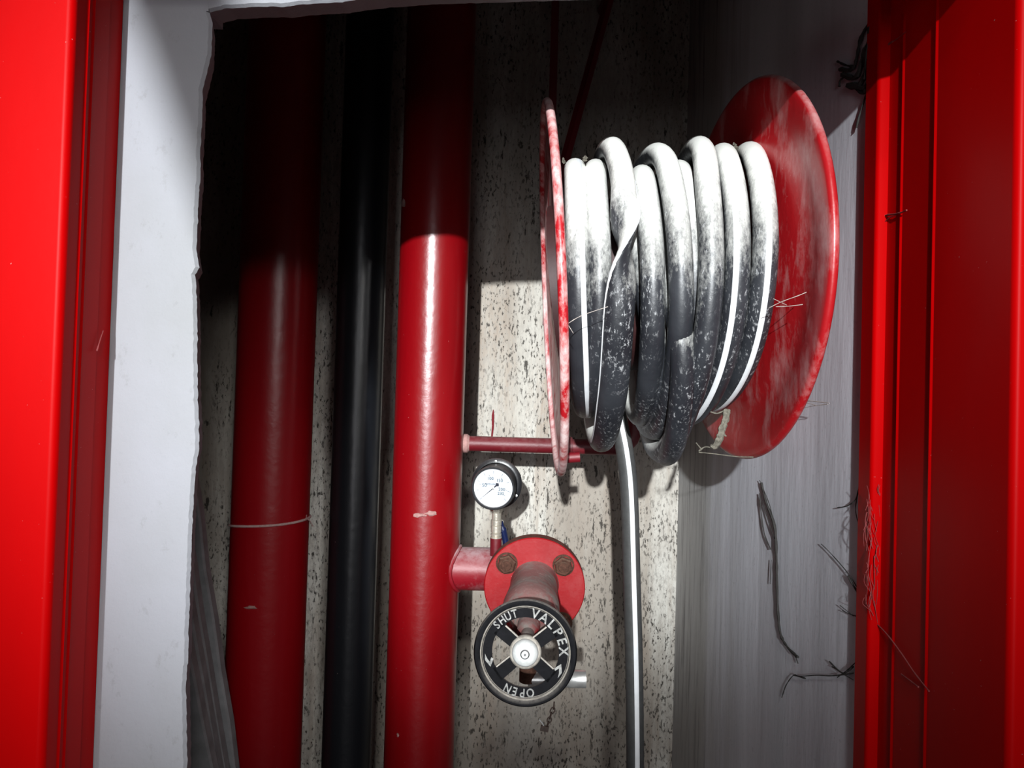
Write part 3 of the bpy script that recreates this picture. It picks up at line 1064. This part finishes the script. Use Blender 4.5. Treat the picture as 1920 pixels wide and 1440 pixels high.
def gpt(r, a, z):
    return Mg @ Vector((-r * math.cos(R_(a)) * -1, r * math.sin(R_(a)), z))


def tick(mb, a, r0, r1, wd, z=zd):
    c, s = math.cos(R_(a)), math.sin(R_(a))
    q = [(r0 * c + wd * s, r0 * s - wd * c), (r1 * c + wd * s, r1 * s - wd * c), (r1 * c - wd * s, r1 * s + wd * c), (r0 * c - wd * s, r0 * s + wd * c)]
    mb.add([Mg @ Vector((x, y, z)) for x, y in q], [(0, 1, 2, 3)])


mb = MB()
for k in range(9):
    tick(mb, 222 - 33.1 * k, RD * 0.77, RD * 0.92, 0.00034)
for a in (222, 165, 108, 51, -6, -30):
    tick(mb, a, RD * 0.65, RD * 0.73, 0.00038)
mb.build('major_ticks', M['ink'], dial, smooth=False)['kind'] = 'stuff'
mb = MB()
for k in range(82):
    tick(mb, 222 - 264.8 * k / 81, RD * 0.745, RD * (0.80 if k % 5 == 0 else 0.775), 0.00012)
for k in range(60):
    a0, a1 = 222 - 264.8 * k / 60, 222 - 264.8 * (k + 1) / 60
    vs = []
    for a, r in ((a0, .745), (a1, .745), (a1, .737), (a0, .737)):
        vs.append(Mg @ Vector((RD * r * math.cos(R_(a)), RD * r * math.sin(R_(a)), zd)))
    mb.add(vs, [(0, 1, 2, 3)])
mb.build('minor_ticks', M['ink_pale'], dial, smooth=False)['kind'] = 'stuff'
mb = MB()
for s, a, r, size in (('50', 164, .48, .0078), ('100', 107, .52, .0074), ('150', 51, .53, .0074), ('200', -6, .45, .0076), ('230', -34, .48, .0074)):
    vs, fs = glyph(s, size)
    T = Mg @ Matrix.Translation((RD * r * math.cos(R_(a)), RD * r * math.sin(R_(a)), zd))
    mb.add([T @ v for v in vs], fs)
vs, fs = glyph('PRESSURE', 0.0042)
T = Mg @ Matrix.Translation((-RD * 0.16, RD * 0.20, zd))
mb.add([T @ v for v in vs], fs)
mb.build('numerals', M['ink'], dial, smooth=False)['kind'] = 'stuff'
mb = MB()
T = Mg @ Matrix.Translation((0, 0, ZG - 0.0012)) @ Matrix.Rotation(R_(222), 4, 'Z')
mb.add([T @ Vector(v) for v in ((0.0, 0.0008, 0), (0.0215, 0.00025, 0), (0.0215, -0.00025, 0), (0.0, -0.0008, 0), (-0.0065, -0.0012, 0), (-0.0095, -0.0036, 0), (-0.0125, 0.0, 0), (-0.0095, 0.0036, 0), (-0.0065, 0.0012, 0))],
       [(0, 1, 2, 3), (0, 3, 4, 8), (8, 4, 5, 6, 7)])
nd_ = mb.build('needle', M['needle'], gauge, smooth=False)
MB().lathe([(0.0023, ZG - 0.0012), (0.0023, ZG - 0.0005), (0, ZG - 0.0003)], Mg, 20).build('pivot_cap', M['steel'], nd_)
MB().lathe([(0.0, ZG - 0.0001), (0.0322, ZG - 0.0001)], Mg, 48).build('glass', M['glass'], gauge, smooth=False)
# stem
s0 = Vector((P(931, 950, 1.295).x, 1.295, P(931, 950, 1.295).z))
s1 = Vector((s0.x + 0.001, 1.30, zbr + 0.030))
Ms = axisM(s0, s1 - s0, (0, -1, 0))
Ls = (s1 - s0).length
u = lambda py: (s0.z - P(931, py, 1.295).z)
mb = MB().lathe([(0.0105, u(950)), (0.0105, u(957)), (0.0080, u(961))], Ms, 6)
mb.lathe([(0.0078, u(961)), (0.0078, u(974))], Ms, 20)
mb.build('stem_nut', M['fitting'], gauge, angle=30)
mb = MB().lathe([(0.0070, u(974)), (0.0088, u(975)), (0.0088, u(984)), (0.0075, u(985)), (0.0088, u(986)), (0.0088, u(998)), (0.0070, u(999)), (0.0092, u(1001)), (0.0092, u(1004)), (0.0078, u(1006)), (0.0095, u(1007)), (0.0095, u(1010))], Ms, 24)
mb.build('stem_fitting', M['fitting'], gauge, angle=30)
mb = MB().lathe([(0.0098, u(1009)), (0.0098, Ls)], Ms, 24)
mb.build('stem_nipple', M['red_feed'], gauge, angle=30)
mb = MB().tube(smooth_path([P(940, 978, 1.305), P(944, 995, 1.309), P(948, 1015, 1.311), P(950, 1032, 1.311)], 5), [0.003] * 4 + [0.0056] * 12, 14)
mb.build('lever', M['blue'], gauge)

# ---------------------------------------------------------------- cobwebs
def web(label, strands, mat, name='cobweb'):
    """strands: (list of 3-D points, base thickness)"""
    mb = MB()
    for pts, r in strands:
        pp = smooth_path(pts, 5)
        n = len(pp)
        mb.tube(pp, [max(0.00018, r * (0.55 + 0.9 * abs(noise.noise(Vector((i * 0.45, r * 9000, pp[0].z * 50)))))) for i in range(n)], 5)
    o = mb.build(name, mat)
    o['kind'] = 'thing'
    tag(o, label, 'cobweb')
    return o


S = lambda lst, off=0.003: [on_side(x, y, off) for x, y in lst]
st = [(S([(1428, 905), (1436, 940), (1452, 985), (1456, 1040), (1457, 1100), (1459, 1150), (1464, 1190), (1478, 1215), (1496, 1232)]), 0.0022)]
st += [(S([(1424, 925), (1427, 960), (1433, 1000), (1445, 1030)]), 0.0012), (S([(1446, 1050), (1444, 1095)]), 0.0007), (S([(1478, 1215), (1490, 1228), (1496, 1244)]), 0.0010), (S([(1430, 940), (1440, 975), (1452, 1010)]), 0.0009), (S([(1424, 900), (1444, 950), (1454, 1000)]), 0.0007)]
web('long sooty cobweb strand hanging down the smooth grey side wall', st, M['web_dark'])
st = [(S([(1466, 1308), (1474, 1285), (1488, 1266), (1500, 1268), (1530, 1266), (1560, 1267), (1600, 1262)]), 0.0009), (S([(1488, 1266), (1510, 1272)]), 0.0012), (S([(1555, 1240), (1580, 1262), (1600, 1250)]), 0.0012), (S([(1570, 1270), (1590, 1255), (1606, 1240)]), 0.0008), (S([(1560, 1250), (1600, 1275)]), 0.0007)]
web('thin dark cobweb near the bottom of the side wall by the frame', st, M['web_dark'])
st = [(S([(1612, 905), (1605, 935), (1590, 948), (1570, 952)]), 0.0009), (S([(1610, 920), (1604, 955), (1612, 990)]), 0.0007), (S([(1540, 1020), (1560, 1040), (1590, 1075), (1612, 1110)]), 0.0007), (S([(1590, 1080), (1600, 1098), (1612, 1115)]), 0.0014), (S([(1580, 1145), (1595, 1152), (1608, 1156)]), 0.0007), (S([(1575, 1135), (1600, 1155)]), 0.0006)]
web('wispy dark cobweb spread between the side wall and the frame edge', st, M['web_dark'])
st = [(S([(1632, 40), (1615, 70), (1606, 110), (1598, 130), (1574, 130)]), 0.0028), (S([(1632, 70), (1618, 110), (1605, 145), (1580, 140)]), 0.0040), (S([(1634, 90), (1625, 130), (1610, 160), (1590, 160)]), 0.0045), (S([(1634, 130), (1622, 165), (1600, 158)]), 0.0040), (S([(1630, 160), (1618, 175), (1600, 160)]), 0.003), (S([(1570, 115), (1585, 122), (1600, 125)]), 0.0016), (S([(1590, 140), (1576, 150), (1574, 162)]), 0.0018), (S([(1625, 175), (1612, 215), (1606, 240)]), 0.0016), (S([(1634, 50), (1628, 100), (1622, 150)]), 0.0045)]
web('thick dark clump of cobweb at the top edge of the right frame', st, M['web_dark'])
q = lambda x, y: P(x, y, 0.80)
st = [(S([(1480, 760), (1510, 752), (1540, 754), (1555, 756)], 0.02), 0.0008), (S([(1490, 770), (1520, 762), (1552, 758)], 0.02), 0.0006), (S([(1500, 752), (1530, 760)], 0.02), 0.0006)]
web('pale cobweb wisps beside the lower rim of the reel flange', st, M['web_pale'])
# dusty strand hanging across the lower part of the right flange
fl = [P(1362, 768, 0.97), P(1358, 785, 0.965), P(1352, 805, 0.96), P(1346, 825, 0.96), P(1336, 840, 0.965)]
st = [(fl, 0.0045), ([p + Vector((0.003, -0.002, 0)) for p in fl], 0.0030), ([P(1336, 840, 0.965), P(1322, 838, 0.97), P(1310, 846, 0.97)], 0.0012), ([P(1310, 848, 0.97), P(1340, 851, 0.97), P(1380, 856, 0.97), P(1412, 857, 0.98)], 0.0010), ([P(1305, 830, 0.97), P(1315, 842, 0.97)], 0.0012), ([P(1352, 812, 0.96), P(1362, 818, 0.955)], 0.0012), ([P(1362, 768, 0.97), P(1345, 775, 0.97), P(1332, 772, 0.97)], 0.0014)]
web('grey dust laden cobweb hanging across the bottom of the reel flange', st, M['web_grey'])
st = [([P(1441, 578, 0.84), P(1465, 566, 0.83), P(1495, 555, 0.82), P(1512, 548, 0.82)], 0.0005), ([P(1455, 575, 0.84), P(1480, 574, 0.83), P(1505, 571, 0.82)], 0.0005), ([P(1450, 560, 0.84), P(1475, 572, 0.83)], 0.0004)]
web('fine pale cobweb threads between the last hose turn and the reel flange', st, M['web_pale'])
st = [([P(1060, 610, 0.85), P(1090, 592, 0.85), P(1140, 575, 0.85)], 0.0005), ([P(1060, 600, 0.85), P(1075, 625, 0.85)], 0.0005)]
web('fine pale cobweb thread crossing the first two hose turns', st, M['web_pale'])


def on_jamb(px, py):
    d = ray(px, py)
    return CAM + d * ((XR - 0.0025) / d.x)


st = [([on_jamb(x, y) for x, y in ((1666, 84), (1680, 74), (1698, 60))], 0.0006), ([on_jamb(x, y) for x, y in ((1666, 84), (1669, 80), (1674, 78))], 0.0012)]
web('short pale cobweb streak near the top of the right frame', st, M['web_red'])
st = [([on_jamb(x, y) for x, y in ((1640, 408), (1665, 403), (1685, 400), (1700, 394))], 0.0012), ([on_jamb(x, y) for x, y in ((1634, 440), (1650, 425), (1668, 408), (1682, 402))], 0.0009), ([on_jamb(x, y) for x, y in ((1640, 415), (1645, 425), (1655, 412))], 0.0010), ([on_jamb(x, y) for x, y in ((1632, 425), (1650, 410), (1660, 404))], 0.0012)]
web('small triangular cobweb on the right frame level with the reel', st, M['web_red'])
st = [([on_jamb(x, y) for x, y in ((1620, 1125), (1636, 1160), (1662, 1188), (1690, 1225), (1715, 1262), (1742, 1296))], 0.0010), ([on_jamb(x, y) for x, y in ((1690, 1264), (1705, 1275), (1722, 1288))], 0.0009)]
web('pinkish cobweb strand trailing down the lower right frame', st, M['web_red'])
st = [([Vector((XL + 0.0025, 0.668, P(190, y, 0.668).z)) + Vector((0, dy, 0)) for y, dy in ((618, 0.012), (635, 0.008), (658, 0.003))], 0.0007)]
web('short pale scratch of web on the left frame reveal', st, M['web_red'])

st = []
r2 = random.Random(3)
for k in range(46):
    y0 = r2.uniform(905, 1150)
    x0 = 1622 + r2.uniform(2, 34) - (y0 - 900) * 0.03
    ln = r2.uniform(18, 60)
    st.append(([P(x0, y0, 0.8345), P(x0 + r2.uniform(-5, 5), y0 + ln * 0.5, 0.834), P(x0 + r2.uniform(-8, 12), y0 + ln, 0.8345)], r2.uniform(0.00022, 0.0005)))
web('hazy pinkish veil of dusty cobweb clinging to the lower edge of the right frame', st, M['web_red'])['kind'] = 'stuff'
mb = MB()
for k in range(70):
    # dust fluff in the grooves between the hose turns
    gx, gy, sp = ((1172, 300, 10), (1190, 372, 9), (1192, 350, 6), (1056, 300, 4), (1097, 297, 4), (1345, 282, 8), (1378, 276, 8))[k % 7]
    p = P(gx + r2.uniform(-sp, sp) * 0.5, gy + r2.uniform(-sp, sp), 0.985 if k % 7 not in (1, 2) else 0.93)
    r = r2.uniform(0.0012, 0.0028)
    vs = [p + Vector(d) * r * r2.uniform(0.6, 1.3) for d in ((1, 0, 0), (-1, 0, 0), (0, 1, 0), (0, -1, 0), (0, 0, 1), (0, 0, -1))]
    mb.add(vs, [(0, 2, 4), (2, 1, 4), (1, 3, 4), (3, 0, 4), (2, 0, 5), (1, 2, 5), (3, 1, 5), (0, 3, 5)])
fl_ = mb.build('dust_fluff', M['web_grey'], hose)
fl_['kind'] = 'stuff'
fl_['label'] = 'grey dust fluff caught between the hose turns'
